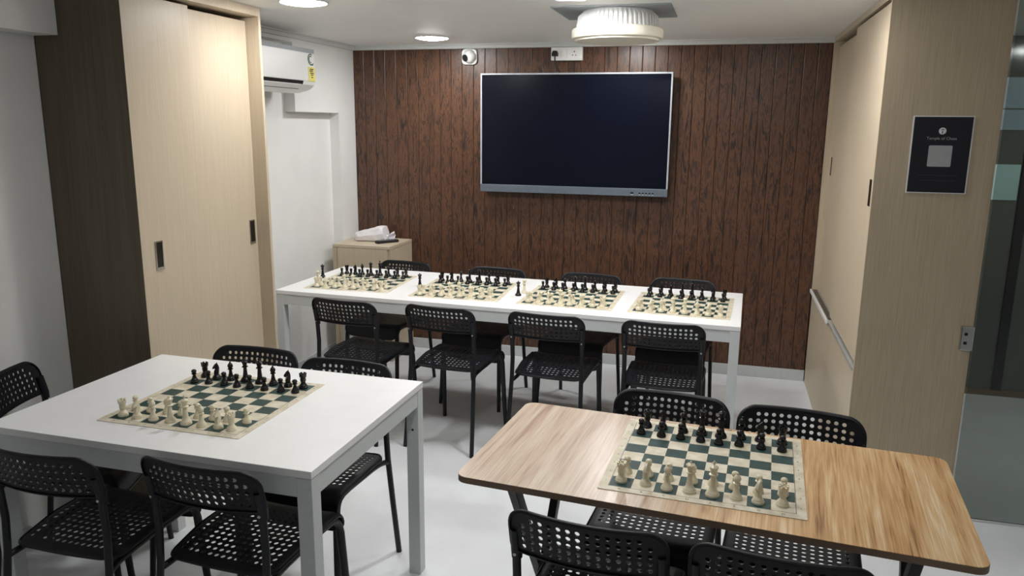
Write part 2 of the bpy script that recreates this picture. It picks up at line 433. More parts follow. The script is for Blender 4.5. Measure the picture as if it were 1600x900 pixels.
e1 = cp(bx(XR + 0.004, XR + 0.024, PY + 0.021, 4.40, 0.655, 2.148), 'door', M['laminate'], 0.001)
e2 = cp(bx(XR + 0.030, XR + 0.050, 4.36, 5.233, 0.634, 2.135), 'door', M['laminate'], 0.001)
cp(bx(XR + 0.0005, XR + 0.004, 3.556, 3.592, 1.333, 1.445), 'handle', M['handle_dark'], 0, e1)
cp(bx(XR + 0.027, XR + 0.030, 5.10, 5.13, 1.37, 1.48), 'handle', M['handle_dark'], 0, e2)
# steel strike box of a glass door on the panel's edge
lk = cp(bx(0.988, 1.037, PY - 0.022, PY, 0.757, 0.860), 'strike_box', M['steel'], 0.004, label='steel strike box of a glass door lock')
for z in (0.790, 0.828):
    bx(1.000, 1.012, PY - 0.024, PY - 0.022, z - 0.006, z + 0.006).build('keyhole', M['black'], lk)

# poster
po = thing('poster', 'black poster with white border and round emblem on the wooden end panel', 'poster', (0.831, PY - 0.0005, 1.40))
bx(-0.111, 0.111, -0.0015, 0, 0, 0.307).build('backing', M['paper'], po)
bx(-0.106, 0.106, -0.0020, -0.0015, 0.004, 0.303).build('black_print', M['poster'], po)
yq = -0.0022
def disc(r, cx, cz, y0, y1, n=28): return MB().prism([(cx + r * math.cos(2 * math.pi * k / n), cz + r * math.sin(2 * math.pi * k / n)) for k in range(n)], y0, y1, 'y')
disc(0.0135, 0.0, 0.248, yq, -0.0020).build('emblem', M['paper'], po)
g = MB()
for a in range(5):                                   # a little tree-like column inside the roundel
    t = math.radians(90 + (a - 2) * 38)
    g.prism([(0.003 * math.cos(t) - 0.0012, 0.249 + 0.003 * math.sin(t)), (0.0095 * math.cos(t) - 0.0015, 0.249 + 0.0085 * math.sin(t)), (0.0095 * math.cos(t) + 0.0015, 0.249 + 0.0085 * math.sin(t)), (0.003 * math.cos(t) + 0.0012, 0.249 + 0.003 * math.sin(t))], yq - 0.0002, yq, 'y')
g.prism([(-0.002, 0.238), (0.002, 0.238), (0.0013, 0.249), (-0.0013, 0.249)], yq - 0.0002, yq, 'y')
g.build('emblem_figure', M['poster'], po)
g = MB(); text_mesh(g, 'Temple of Chess', 0.0160, lambda a, b: (a, yq, 0.2185 + b)); g.build('lettering', M['paper_grey'], po)
rr = []
for cx_, cz_, a0 in ((0.038, 0.186, 0), (-0.038, 0.186, 90), (-0.038, 0.112, 180), (0.038, 0.112, 270)):
    rr += [(cx_ + 0.005 * math.cos(math.radians(a0 + q)), cz_ + 0.005 * math.sin(math.radians(a0 + q))) for q in (0, 30, 60, 90)]
MB().prism(rr, yq, -0.0020, 'y').build('blank_tile', M['paper_grey'], po)
g = MB()
for z, a, b_ in ((0.071, -0.072, 0.072), (0.050, -0.062, 0.066)): g.box(a, b_, yq, -0.0020, z, z + 0.003)
g.build('small_print', M['faint'], po)

# ------------------------------------------------------------------ wall screen
TX, TZ0 = -0.992, 1.197
tv = thing('wall_screen', 'large black flat display screen hung on the dark wood wall', 'screen', (TX, YB, TZ0))
W2 = 0.642; HH = 0.795
bx(-W2 + 0.01, W2 - 0.01, -0.072, -0.020, 0.012, HH - 0.012).build('housing', M['black'], tv, bevel=0.008)
bx(-W2 + 0.011, W2 - 0.011, -0.082, -0.072, 0.052, HH - 0.011).build('display', M['screen'], tv)
bx(-W2, W2, -0.086, -0.060, HH - 0.011, HH).build('bezel', M['alu_light'], tv, bevel=0.002)
for s in (-1, 1): bx(s * W2 - (0.011 if s > 0 else 0), s * W2 + (0 if s > 0 else 0.011), -0.086, -0.060, 0.052, HH - 0.011).build('bezel', M['alu_light'], tv, bevel=0.002)
bb = bx(-W2, W2, -0.088, -0.060, 0.0, 0.052).build('bottom_bar', M['alu_grey'], tv, bevel=0.003); bb['label'] = 'grey metal bar along the bottom'
g = MB(); g.box(0.40, 0.422, -0.0895, -0.088, 0.016, 0.028)
for k in range(5): g.box(0.455 + k * 0.0215, 0.467 + k * 0.0215, -0.0895, -0.088, 0.016, 0.026)
g.build('ports', M['black'], tv)
g = MB(); g.box(0.403, 0.419, -0.0895, -0.088, 0.010, 0.013)
for k in range(5): g.box(0.457 + k * 0.0215, 0.465 + k * 0.0215, -0.0895, -0.088, 0.010, 0.013)
g.build('port_marks', M['paper'], tv)
bx(-0.3, 0.3, -0.020, 0.0, 0.25, 0.6).build('wall_bracket', M['black_metal'], tv)

# dome camera
cc = thing('dome_camera', 'small white dome security camera on top of the wood wall', 'camera', (-1.735, YB, 2.107))
def rrect(hw_, hh_, r, n=6):
    out = []
    for cx_, cz_, a0 in ((hw_ - r, hh_ - r, 0), (-hw_ + r, hh_ - r, 90), (-hw_ + r, -hh_ + r, 180), (hw_ - r, -hh_ + r, 270)):
        out += [(cx_ + r * math.cos(math.radians(a0 + 90 * q / n)), cz_ + r * math.sin(math.radians(a0 + 90 * q / n))) for q in range(n + 1)]
    return out
MB().prism(rrect(0.054, 0.052, 0.026), -0.022, 0.0, 'y').build('base', M['white_plastic'], cc, True, bevel=0.004)
ball = MB().lathe([(0.0001, 0.048), (0.018, 0.0445), (0.033, 0.035), (0.043, 0.02), (0.046, 0.002), (0.046, -0.02)], 24, axis='y').build('turret', M['white_plastic'], cc, True)
ball.location = (0.004, -0.022, 0.0); 
ln = MB().lathe([(0.0235, -0.004), (0.0235, 0.004), (0.020, 0.0055), (0.015, 0.003), (0.0001, 0.002)], 20, axis='y').build('lens', M['black'], cc, True)
d = Vector((-0.45, -0.80, -0.25)).normalized()
ln.rotation_euler = Vector((0, -1, 0)).rotation_difference(d).to_euler()
ln.location = Vector((0.004, -0.022, 0)) + d * 0.0455

# socket box with a black plug
sb = thing('socket_box', 'white double socket plate with black plug above the screen', 'socket', (-1.054, YB, 2.073))
bx(-0.105, 0.105, -0.035, 0, 0, 0.086).build('back_box', M['white_plastic'], sb, bevel=0.004)
for x0 in (-0.095, 0.0035): bx(x0, x0 + 0.0915, -0.038, -0.035, 0.010, 0.076).build('socket_module', M['white_plastic'], sb, bevel=0.001)
bx(-0.035, -0.012, -0.042, -0.038, 0.018, 0.068).build('rocker_switch', M['white_plastic'], sb, bevel=0.002)
g = MB()
for x, z, r in ((0.052, 0.056, 0.0042), (0.041, 0.033, 0.0036), (0.063, 0.033, 0.0036)): g.prism([(x + r * math.cos(2 * math.pi * k / 10), z + r * math.sin(2 * math.pi * k / 10)) for k in range(10)], -0.0385, -0.038, 'y')
g.build('socket_holes', M['black'], sb)
pl = tag(MB().prism([(-0.019, 0.012), (0.019, 0.012), (0.020, 0.030), (0.012, 0.046), (-0.012, 0.046), (-0.020, 0.030)], -0.03, 0, 'y').tube([(0, -0.016, 0.014), (0, -0.016, -0.02), (0.008, -0.012, -0.05), (0.030, 0.012, -0.090), (0.038, 0.026, -0.125)], 0.0048, 8)
         .build('power_plug', M['black'], None, True, (-1.128, YB - 0.0385, 2.088)), 'black plug with short cable running down behind the screen', 'plug')

# ------------------------------------------------------------------ ceiling fan
FCX, FCY = -0.535, 3.88
cf = thing('ceiling_fan', 'round white enclosed ceiling fan with finned housing on grey plate', 'fan', (FCX, FCY, ZC))
bx(-0.285, 0.262, -0.205, 0.25, -0.006, 0).build('mounting_plate', M['grey_plastic'], cf, bevel=0.001)
MB().lathe([(0.165, -0.006), (0.182, -0.03), (0.188, -0.08), (0.18, -0.088)], 40).build('motor_housing', M['white_plastic'], cf, True)
g = MB()
for k in range(56):
    t = 2 * math.pi * k / 56; c_, s_ = math.cos(t), math.sin(t); n_ = (-s_ * 0.0025, c_ * 0.0025)
    pts = [(0.168, -0.010), (0.190, -0.030), (0.197, -0.082), (0.176, -0.082), (0.160, -0.012)]
    vs = [(r * c_ + n_[0], r * s_ + n_[1], z) for r, z in pts] + [(r * c_ - n_[0], r * s_ - n_[1], z) for r, z in pts]
    g.add(vs, [(0, 1, 2, 3, 4), (9, 8, 7, 6, 5)] + [(i, (i + 1) % 5, (i + 1) % 5 + 5, i + 5) for i in range(5)])
g.build('cooling_fins', M['white_plastic'], cf)
MB().lathe([(0.180, -0.086), (0.210, -0.084), (0.217, -0.090), (0.219, -0.121), (0.214, -0.130), (0.200, -0.134), (0.197, -0.141), (0.186, -0.143), (0.18, -0.135)], 56).build('drum_ring', M['ivory_plastic'], cf, True)
MB().lathe([(0.19, -0.135), (0.187, -0.141), (0.10, -0.146), (0.0001, -0.147)], 48).build('bottom_cover', M['ivory_plastic'], cf, True)

# ------------------------------------------------------------------ air conditioner
ac = thing('air_conditioner', 'white wall-mounted split air conditioner beside the tall wardrobe', 'air conditioner', (XL, 3.93, 1.83))
AY = 0.435
prof = [(0.0, 0.03), (0.0, 0.262), (0.175, 0.258), (0.198, 0.235), (0.205, 0.07), (0.196, 0.045), (0.165, 0.020), (0.09, 0.0), (0.02, 0.0)]
MB().prism([(a, b) for a, b in prof], -AY, AY, 'y').build('casing', M['white_plastic'], ac, bevel=0.006)
bx(0.175, 0.2005, -AY + 0.004, AY - 0.004, 0.228, 0.252).build('intake_grille', M['grey_plastic'], ac)
slot = MB().prism([(0.2045, 0.066), (0.1975, 0.0435), (0.166, 0.0185), (0.164, 0.0205), (0.194, 0.046), (0.2015, 0.066)], -0.38, 0.29, 'y').build('air_outlet', M['black'], ac)
fl = MB().prism([(0.172, 0.026), (0.198, 0.047), (0.2035, 0.042), (0.1775, 0.021)], -0.37, 0.28, 'y').build('louvre', M['white_plastic'], ac)
lb = thing('energy_label', 'yellow and white energy rating sticker on the air conditioner', 'sticker', (XL + 0.2055, 3.93 + AY - 0.045, 1.905))
lean = lambda y, z: (0.0006 - 0.045 * z * 0.95 + 0.001, y, z)
lb.rotation_euler = (0, math.radians(-2.4), 0)
bx(0.0000, 0.0010, -0.038, 0.036, -0.008, 0.075).build('yellow_field', M['yellow'], lb)
g = MB()
for r0, r1, a0, a1 in ((0.027, 0.034, 60, 280), (0.016, 0.022, 60, 280)):
    n_ = 10
    for k in range(n_):
        t0, t1 = math.radians(a0 + (a1 - a0) * k / n_), math.radians(a0 + (a1 - a0) * (k + 1) / n_)
        g.prism([(r0 * math.cos(t0), 0.118 + r0 * math.sin(t0)), (r1 * math.cos(t0), 0.118 + r1 * math.sin(t0)), (r1 * math.cos(t1), 0.118 + r1 * math.sin(t1)), (r0 * math.cos(t1), 0.118 + r0 * math.sin(t1))], 0.0, 0.0011, 'x')
g.prism([(-0.012, 0.084), (0.03, 0.10), (0.02, 0.084)], 0, 0.0011, 'x')
g.build('rating_dial', M['green_ink'], lb)
g = MB()
for (z, a, b_) in ((0.058, -0.02, 0.02), (0.048, -0.026, 0.012), (0.036, -0.02, 0.022), (0.026, -0.012, 0.014), (0.012, -0.008, 0.010)): g.box(0.001, 0.0014, a, b_, z, z + 0.006)
g.build('rating_lines', M['ink'], lb)

# wall switch by the wardrobe
sw = thing('switch_plate', 'white switch plate low on the recessed white wall', 'switch', (XN, 4.05, 0.90))
bx(0, 0.012, -0.06, 0.06, 0, 0.14).build('plate', M['white_plastic'], sw, bevel=0.003)
for k in range(3): bx(0.012, 0.016, -0.045 + 0.032 * k, -0.020 + 0.032 * k, 0.04, 0.10).build('rocker_switch', M['white_plastic'], sw, bevel=0.001)

# ------------------------------------------------------------------ small cabinet by the wall and what lies on it
sc = thing('low_cabinet', 'low pale wood cabinet in the corner by the wood wall', 'cabinet', (-2.40, 5.07, 0))
bx(-0.215, 0.215, -0.19, 0.197, 0, 0.805).build('body', M['laminate'], sc)
bx(-0.215, 0.217, -0.205, 0.197, 0.805, 0.825).build('top', M['laminate'], sc, bevel=0.001)
bx(-0.180, 0.198, -0.205, -0.191, 0.05, 0.803).build('door', M['laminate'], sc, bevel=0.001)
bx(-0.214, -0.183, -0.205, -0.191, 0.0, 0.803).build('filler_strip', M['laminate_panel'], sc)
bag = thing('plastic_packet', 'crumpled white plastic packet lying on the low cabinet', 'packet', (-2.43, 5.10, 0.825), math.radians(4))
rng = random.Random(3)
NS, NL = 12, 9
vs = []; fs = []
for j in range(NL):
    u = j / (NL - 1); x = -0.105 + 0.21 * u
    h = 0.062 + 0.058 * u; hw_ = 0.062
    if j == 0: x += 0.004
    for k in range(NS):
        t = 2 * math.pi * k / NS
        cy_, cz_ = math.cos(t), math.sin(t)
        sgn = lambda q: (abs(q) ** 0.4) * (1 if q >= 0 else -1)
        e = 0.30 if j in (0,) else (0.72 if j == NL - 1 else 1.0)
        y_ = hw_ * sgn(cy_) * (0.75 + 0.25 * e) * (1 - 0.25 * max(0, cz_)); z_ = h / 2 + h / 2 * sgn(cz_) * (0.8 if j == NL - 1 else 1.0)
        jt = 0.0025 if z_ > 0.01 else 0
        vs.append((x + rng.uniform(-1, 1) * jt + (0.02 * (1 - z_ / h) if j == NL - 1 else 0), y_ + rng.uniform(-1, 1) * jt, max(0, z_ + rng.uniform(-1, 1) * jt)))
for j in range(NL - 1):
    for k in range(NS):
        k2 = (k + 1) % NS; fs.append((j * NS + k, j * NS + k2, (j + 1) * NS + k2, (j + 1) * NS + k))
fs.append(tuple(reversed(range(NS)))); fs.append(tuple(range((NL - 1) * NS, NL * NS)))
MB().add(vs, fs).build('packet_body', M['bag'], bag)
cr_ = MB()
vs = []; fs = []
for j, (x, r, z) in enumerate(((0.110, 0.016, 0.030), (0.130, 0.010, 0.030), (0.150, 0.022, 0.037), (0.175, 0.030, 0.042))):
    for k in range(10):
        t = 2 * math.pi * k / 10; q = r * (1 + 0.25 * (-1) ** k)
        vs.append((x, q * math.cos(t), z + q * 0.9 * math.sin(t)))
for j in range(3):
    for k in range(10): fs.append((j * 10 + k, j * 10 + (k + 1) % 10, (j + 1) * 10 + (k + 1) % 10, (j + 1) * 10 + k))
cr_.add(vs, fs).build('twisted_end', M['bag'], bag)
rm = thing('remote_control', 'black remote control beside the white packet', 'remote', (-2.28, 5.04, 0.825), math.radians(52))
bx(-0.085, 0.085, -0.022, 0.022, 0, 0.020).build('body', M['black'], rm, bevel=0.005)
for k in range(6):
    for q in (-1, 1): bx(-0.06 + 0.02 * k, -0.05 + 0.02 * k, q * 0.010 - 0.004, q * 0.010 + 0.004, 0.020, 0.022).build('button', M['grey_plastic'], rm)
tag(bx(-0.022, 0.022, -0.006, 0.006, 0, 0.001).build('tape_strip', M['purple'], None, False, (-0.60, 5.235, 0)), 'short purple tape strip on the floor by the skirting', 'tape')

# ------------------------------------------------------------------ tables
def rot2(a, x, y): return (x * math.cos(a) - y * math.sin(a), x * math.sin(a) + y * math.cos(a))
def white_table(name, label, x0, y0, wdt, dep, ang, top):
    a = math.radians(ang)
    t = thing(name, label, 'table', (x0, y0, 0), a)
    th = 0.022
    bx(0, wdt, 0, dep, top - th, top).build('tabletop', M['desk'], t, bevel=0.0015)
    lz = top - th - 0.0025; L_ = 0.046; i_ = 0.001
    for (a0, b0) in ((i_, i_), (wdt - L_ - i_, i_), (wdt - L_ - i_, dep - L_ - i_), (i_, dep - L_ - i_)):
        bx(a0, a0 + L_, b0, b0 + L_, 0.0, lz).build('leg', M['desk_frame'], t, bevel=0.0015)
    az = lz - 0.056; e_ = L_ + i_
    for r in ((e_, wdt - e_, 0.003, 0.023), (e_, wdt - e_, dep - 0.023, dep - 0.003), (0.003, 0.023, e_, dep - e_), (wdt - 0.023, wdt - 0.003, e_, dep - e_)):
        bx(r[0], r[1], r[2], r[3], az, lz).build('apron', M['desk_frame'], t)
    MB().box(0.003, wdt - 0.003, 0.003, dep - 0.003, lz, top - th).build('packer', M['desk_frame'], t)
    for (bxx, bzz) in ((wdt - L_ / 2, top - 0.17),):
        MB().lathe([(0.004, 0.0), (0.004, 0.0015), (0.0001, 0.002)], 10, axis='y').build('bolt_head', M['black_metal'], t, False, (bxx, dep - L_ - i_, bzz))
    return t
LZ, WZ, TZ = 0.7299, 0.7464, 0.7438
white_table('long_table', 'long white table set with four chessboards before the wood wall', -2.4043, 3.7899, 2.5277, 0.7898, -1.7721, LZ)
white_table('white_table', 'white table with one chessboard at the left front', -2.1333, 1.7322, 1.1208, 0.7811, -0.7188, WZ)

wt = thing('folding_table', 'wood-topped folding table with black crossed legs at the right front', 'table', (-0.6419, 1.8128, 0), math.radians(-4.9567))
TW, TD = 1.251, 0.602
outl = [(x + TW / 2, y + TD / 2) for x, y in rrect(TW / 2, TD / 2, 0.032)]
core = MB().prism(outl, TZ - 0.018, TZ - 0.0012).build('edge_band', M['edge_band'], wt, True)
core['label'] = 'brown edge band round the board'
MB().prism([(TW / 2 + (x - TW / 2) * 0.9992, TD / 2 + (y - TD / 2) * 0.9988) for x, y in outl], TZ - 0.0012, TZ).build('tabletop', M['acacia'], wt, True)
for xo in (0.150, TW - 0.115):
    for sgn in (-1, 1):
        xx = xo + sgn * 0.0135
        yt, yb = (0.075, 0.525) if sgn < 0 else (0.525, 0.075)
        n = Vector((0, yb - yt, -(TZ - 0.04))).normalized(); q = Vector((0, n.z, -n.y)) * 0.0175
        p0 = Vector((0, yt, TZ - 0.030)); p1 = Vector((0, yb, 0.0))
        pts = [(p0 + q), (p0 - q), (p1 - q), (p1 + q)]
        pts = [(p.y, max(p.z, 0.0)) for p in pts]
        MB().prism(pts, xx - 0.0125, xx + 0.0125, 'x').build('leg', M['black_metal'], wt, bevel=0.002)
    bx(xo - 0.028, xo + 0.028, 0.05, 0.55, TZ - 0.034, TZ - 0.018).build('leg_mount', M['black_metal'], wt)
for yy, zz in ((0.10, TZ - 0.05), (0.50, TZ - 0.05)):
    MB().tube([(0.19, yy, zz), (TW - 0.19, yy, zz)], 0.009, 8).build('cross_bar', M['black_metal'], wt, True)

# ------------------------------------------------------------------ chairs
def perforated(nx, ny, cw, ch, r, skip, outline, mapf, th, lip, c0=(0, 0), rings=3, gon=12):
    """a sheet of nx x ny cells with a round hole in each, inside a solid border that ends in a rolled rim"""
    V = []; F = []; idx = {}
    def vid(x, y, side):
        k = (round(x, 5), round(y, 5), side)
        if k not in idx: idx[k] = len(V); V.append(mapf(x, y, side * th / 2))
        return idx[k]
    a_, b_ = cw / 2, ch / 2; fa, fb = a_ * 0.30, b_ * 0.30
    per = [(a_, fb), (a_, b_), (fa, b_), (-fa, b_), (-a_, b_), (-a_, fb), (-a_, -fb), (-a_, -b_), (-fa, -b_), (fa, -b_), (a_, -b_), (a_, -fb)]
    angs = [math.atan2(q[1] / b_, q[0] / a_) for q in per]
    x00, y00 = c0[0] - nx * cw / 2, c0[1] - ny * ch / 2
    for i in range(nx):
        for j in range(ny):
            cx, cy = x00 + (i + 0.5) * cw, y00 + (j + 0.5) * ch
            P = [(cx + p, cy + q) for p, q in per]
            if (i, j) in skip:
                F.append([vid(*p, 1) for p in P]); F.append([vid(*p, -1) for p in reversed(P)]); continue
            Hh = [(cx + r * math.cos(t), cy + r * math.sin(t)) for t in angs]
            for k in range(12):
                k2 = (k + 1) % 12
                F.append([vid(*Hh[k], 1), vid(*P[k], 1), vid(*P[k2], 1), vid(*Hh[k2], 1)])
                F.append([vid(*Hh[k2], -1), vid(*P[k2], -1), vid(*P[k], -1), vid(*Hh[k], -1)])
                F.append([vid(*Hh[k], 1), vid(*Hh[k2], 1), vid(*Hh[k2], -1), vid(*Hh[k], -1)])
    B = []
    def edge(n_, f, frac):
        out = []
        for k in range(n_):
            for q in (0, 0.5 - 0.5 * frac, 0.5 + 0.5 * frac): out.append(f(k + q))
        return out
    B += edge(nx, lambda t: (x00 + t * cw, y00), 0.30) + edge(ny, lambda t: (x00 + nx * cw, y00 + t * ch), 0.30)
    B += edge(nx, lambda t: (x00 + (nx - t) * cw, y00 + ny * ch), 0.30) + edge(ny, lambda t: (x00, y00 + (ny - t) * ch), 0.30)
    O = [outline(*p) for p in B]; n = len(B)
    R = [B]
    for k in range(1, rings + 1):
        R.append([(p[0] + (o[0] - p[0]) * k / rings, p[1] + (o[1] - p[1]) * k / rings) for p, o in zip(B, O)])
    for k in range(rings):
        for i in range(n):
            i2 = (i + 1) % n
            for sd in (1, -1):
                q = [vid(*R[k][i], sd), vid(*R[k + 1][i], sd), vid(*R[k + 1][i2], sd), vid(*R[k][i2], sd)]
                F.append(q if sd > 0 else q[::-1])
    # rolled rim
    nrm = []
    for i in range(n):
        a, b = O[i - 1], O[(i + 1) % n]; dx, dy = b[0] - a[0], b[1] - a[1]; l = math.hypot(dx, dy) or 1
        nrm.append((dy / l, -dx / l))
    prev = [vid(*o, 1) for o in O]
    for s in range(0, 7):
        t = math.radians(90 - 30 * s)
        cur = []
        for o, nn in zip(O, nrm):
            cur.append(len(V)); V.append(mapf(o[0] + nn[0] * lip * math.cos(t), o[1] + nn[1] * lip * math.cos(t), lip * math.sin(t)))
        for i in range(n): F.append([prev[i], cur[i], cur[(i + 1) % n], prev[(i + 1) % n]])
        prev = cur
    last = [vid(*o, -1) for o in O]
    for i in range(n): F.append([prev[i], last[i], last[(i + 1) % n], prev[(i + 1) % n]])
    return MB().add(V, F)

def rounded(W0, H0, c0, x0, x1, y0, y1, rad):
    """maps a point on the border of the W0 x H0 grid to the rounded outline x0..x1, y0..y1; rad(x>0?, y>0?) -> corner radius"""
    def f(px, py):
        u = (px - c0[0]) / (W0 / 2); v = (py - c0[1]) / (H0 / 2)
        x = x0 + (u + 1) / 2 * (x1 - x0); y = y0 + (v + 1) / 2 * (y1 - y0)
        r = rad(u > 0, v > 0)
        cx = x1 - r if u > 0 else x0 + r; cy = y1 - r if v > 0 else y0 + r
        if (x - cx) * (1 if u > 0 else -1) > 0 and (y - cy) * (1 if v > 0 else -1) > 0:
            dx, dy = x - cx, y - cy
            # square to circle
            m_ = max(abs(dx), abs(dy)) or 1e-9; l = math.hypot(dx, dy)
            k = r / l
            return (cx + dx * k, cy + dy * k)
        return (x, y)
    return f

BZ, BH = 0.640, 0.130
def back_map(x, t, h):
    y = -0.230 + 0.034 * (x / 0.195) ** 2 + 0.033 * (1 - t / BH)
    return (x, y - h, BZ + t)
CWB, CHB = 0.0235, 0.0206
BC = (0, 0.0595)
back_mb = perforated(14, 5, CWB, CHB, 0.0066, {(0, 4), (13, 4)},
                     rounded(14 * CWB, 5 * CHB, BC, -0.188, 0.188, 0.0, BH - 0.0075, lambda r_, t_: 0.050 if t_ else 0.014), back_map, 0.005, 0.0075, BC)
for s in (-1, 1):                                    # sleeves that slide over the rear tubes
    x_ = s * 0.178
    back_mb.tube([back_map(x_, 0.060, -0.006), back_map(x_, 0.0, -0.004), back_map(x_, -0.026, 0.0)], [0.0145, 0.0150, 0.0135], 12)
def seat_map(x, s, h):
    rear = max(0.0, min(1.0, (0.02 - s) / 0.17))
    X = x * (1.0 - 0.07 * rear)
    e = max(0.0, abs(x) - 0.162) / 0.03
    z = 0.453 - 0.012 * e * e - 0.020 * rear ** 1.3 - 0.006 * math.cos(x / 0.19 * math.pi / 2)
    y = s
    if s > 0.185:
        d = s - 0.185; R_ = 0.042; a = min(d / R_, math.pi / 2)
        ex = max(0, d - R_ * math.pi / 2)
        y = 0.185 + (R_ + h) * math.sin(a) + 0.15 * ex; z = z - R_ + (R_ + h) * math.cos(a) - ex
        return (X, y, z)
    return (X, y, z + h)
CWS, CHS = 0.0236, 0.0228
SC = (0, 0.021)
seat_mb = perforated(14, 12, CWS, CHS, 0.0072, set(), rounded(14 * CWS, 12 * CHS, SC, -0.186, 0.186, -0.150, 0.292, lambda r_, t_: 0.050 if t_ else 0.045), seat_map, 0.003, 0.0055, SC, rings=7)
back_me = back_mb.mesh('backrest', M['black_plastic'], True)
seat_me = seat_mb.mesh('seat', M['black_plastic'], True)
def arc(p0, p1, p2, n=7):
    return [tuple((1 - t) ** 2 * a + 2 * t * (1 - t) * b + t * t * c for a, b, c in zip(p0, p1, p2)) for t in [k / n for k in range(n + 1)]]
rear_me = {}; front_me = {}; rail_me = {}; bolt_me = None
for s in (-1, 1):
    rear_me[s] = MB().tube([(s * 0.190, -0.220, 0.0), (s * 0.184, -0.190, 0.22), (s * 0.178, -0.166, 0.42), (s * 0.177, -0.160, 0.52), (s * 0.178, -0.166, 0.62), (s * 0.178, -0.183, 0.70)], 0.0110, 12).mesh('leg', M['black_metal'], True)
    front_me[s] = MB().tube([(s * 0.172, 0.120, 0.428)] + arc((s * 0.174, 0.170, 0.428), (s * 0.176, 0.217, 0.428), (s * 0.179, 0.221, 0.372), 8) + [(s * 0.184, 0.236, 0.18), (s * 0.190, 0.252, 0.0)],
                            [0.0115, 0.0115] + [0.0125] * 7 + [0.0135, 0.0125, 0.0105], 12).mesh('leg', M['black_metal'], True)
    rail_me[s] = MB().tube([(s * 0.172, 0.120, 0.426), (s * 0.168, -0.05, 0.416)] + arc((s * 0.166, -0.10, 0.410), (s * 0.168, -0.14, 0.408), (s * 0.1785, -0.167, 0.400), 5), 0.0100, 10).mesh('seat_rail', M['black_metal'], True)
bolt_me = MB().lathe([(0.0045, 0.0), (0.0045, 0.002), (0.0001, 0.0035)], 10, axis='y').mesh('bolt', M['steel'], True)

def make_chair():
    t = thing('perforated_chair', 'black chair', 'chair')
    link('seat', seat_me, t); link('backrest', back_me, t)
    for s in (-1, 1):
        link('leg', rear_me[s], t); link('leg', front_me[s], t); link('seat_rail', rail_me[s], t)
        p = back_map(s * 0.178, -0.010, 0.0)
        b = link('bolt', bolt_me, t, (p[0], p[1] - 0.014, p[2])); b['label'] = 'small bright bolt head'
    return t
# mid-point of the back's top corners on plan, turn in degrees, label
CH = [
    ((-1.855, 3.54), -5.5, 'black perforated chair, leftmost on the near side of the long table', 'near'),
    ((-1.332, 3.548), -6.0, 'black perforated chair, second from left on the near side of the long table', 'near'),
    ((-0.787, 3.555), -4.0, 'black perforated chair, third from left on the near side of the long table', 'near'),
    ((-0.228, 3.555), -1.5, 'black perforated chair, rightmost on the near side of the long table', 'near'),
    ((-1.975, 4.645), 172, 'black perforated chair behind the long table, leftmost, by the low cabinet', 'far'),
    ((-1.335, 4.612), 174, 'black perforated chair behind the long table, second from left', 'far'),
    ((-0.738, 4.60), 173.5, 'black perforated chair behind the long table, third from left', 'far'),
    ((-0.190, 4.60), 175, 'black perforated chair behind the long table, rightmost', 'far'),
    ((-1.79, 1.598), 0.5, 'black perforated chair at the white table front, left one, cut by the frame', 'white'),
    ((-1.315, 1.655), -2.7, 'black perforated chair at the white table front, right one', 'white'),
    ((-1.7625, 2.6105), 179, 'black perforated chair behind the white table, left one, before the wardrobe', 'white'),
    ((-1.339, 2.559), 178, 'black perforated chair behind the white table, right one', 'white'),
    ((-2.425, 2.088), -70, 'black perforated chair at the left end of the white table by the wall', 'white'),
    ((-0.259, 1.643), -4.8, 'black perforated chair in front of the wooden table, left one', 'wood'),
    ((0.172, 1.617), -3.0, 'black perforated chair in front of the wooden table, right one at frame bottom', 'wood'),
    ((-0.123, 2.54), 175, 'black perforated chair behind the wooden table, left one', 'wood'),
    ((0.286, 2.4965), 174.5, 'black perforated chair behind the wooden table, right one', 'wood'),
]
GR = {'near': 'chairs on the near side of the long table', 'far': 'chairs on the far side of the long table', 'white': 'chairs around the white table', 'wood': 'chairs around the wooden table'}
proto = make_chair()
for i, ((mx, my), ang, lab, gk) in enumerate(CH):
    c = proto if i == 0 else copy_tree(proto)
    a = math.radians(ang)
    ox, oy = rot2(a, 0, 0.190)
    c.location = (mx + ox, my + oy, 0); c.rotation_euler = (0, 0, a)
    tag(c, lab, 'chair', GR[gk])

# ------------------------------------------------------------------ chess mats
MT = 0.0018; HALF = 4 * SQ + 0.0257
mat_me = MB().prism(rrect(HALF, HALF, 0.004, 3), 0, MT).mesh('mat_sheet', M['mat'])
g = MB()
for k in range(8):
    c0 = (k - 3.5) * SQ; o_ = 4 * SQ + 0.013
    for s in (-1, 1):
        text_mesh(g, 'ABCDEFGH'[k], 0.011, lambda a, b: (c0 + a, s * o_ + b, MT + 0.0002))
        text_mesh(g, str(k + 1), 0.011, lambda a, b: (s * o_ + a, c0 + b, MT + 0.0002))
coord_me = g.mesh('coordinates', M['ink'])

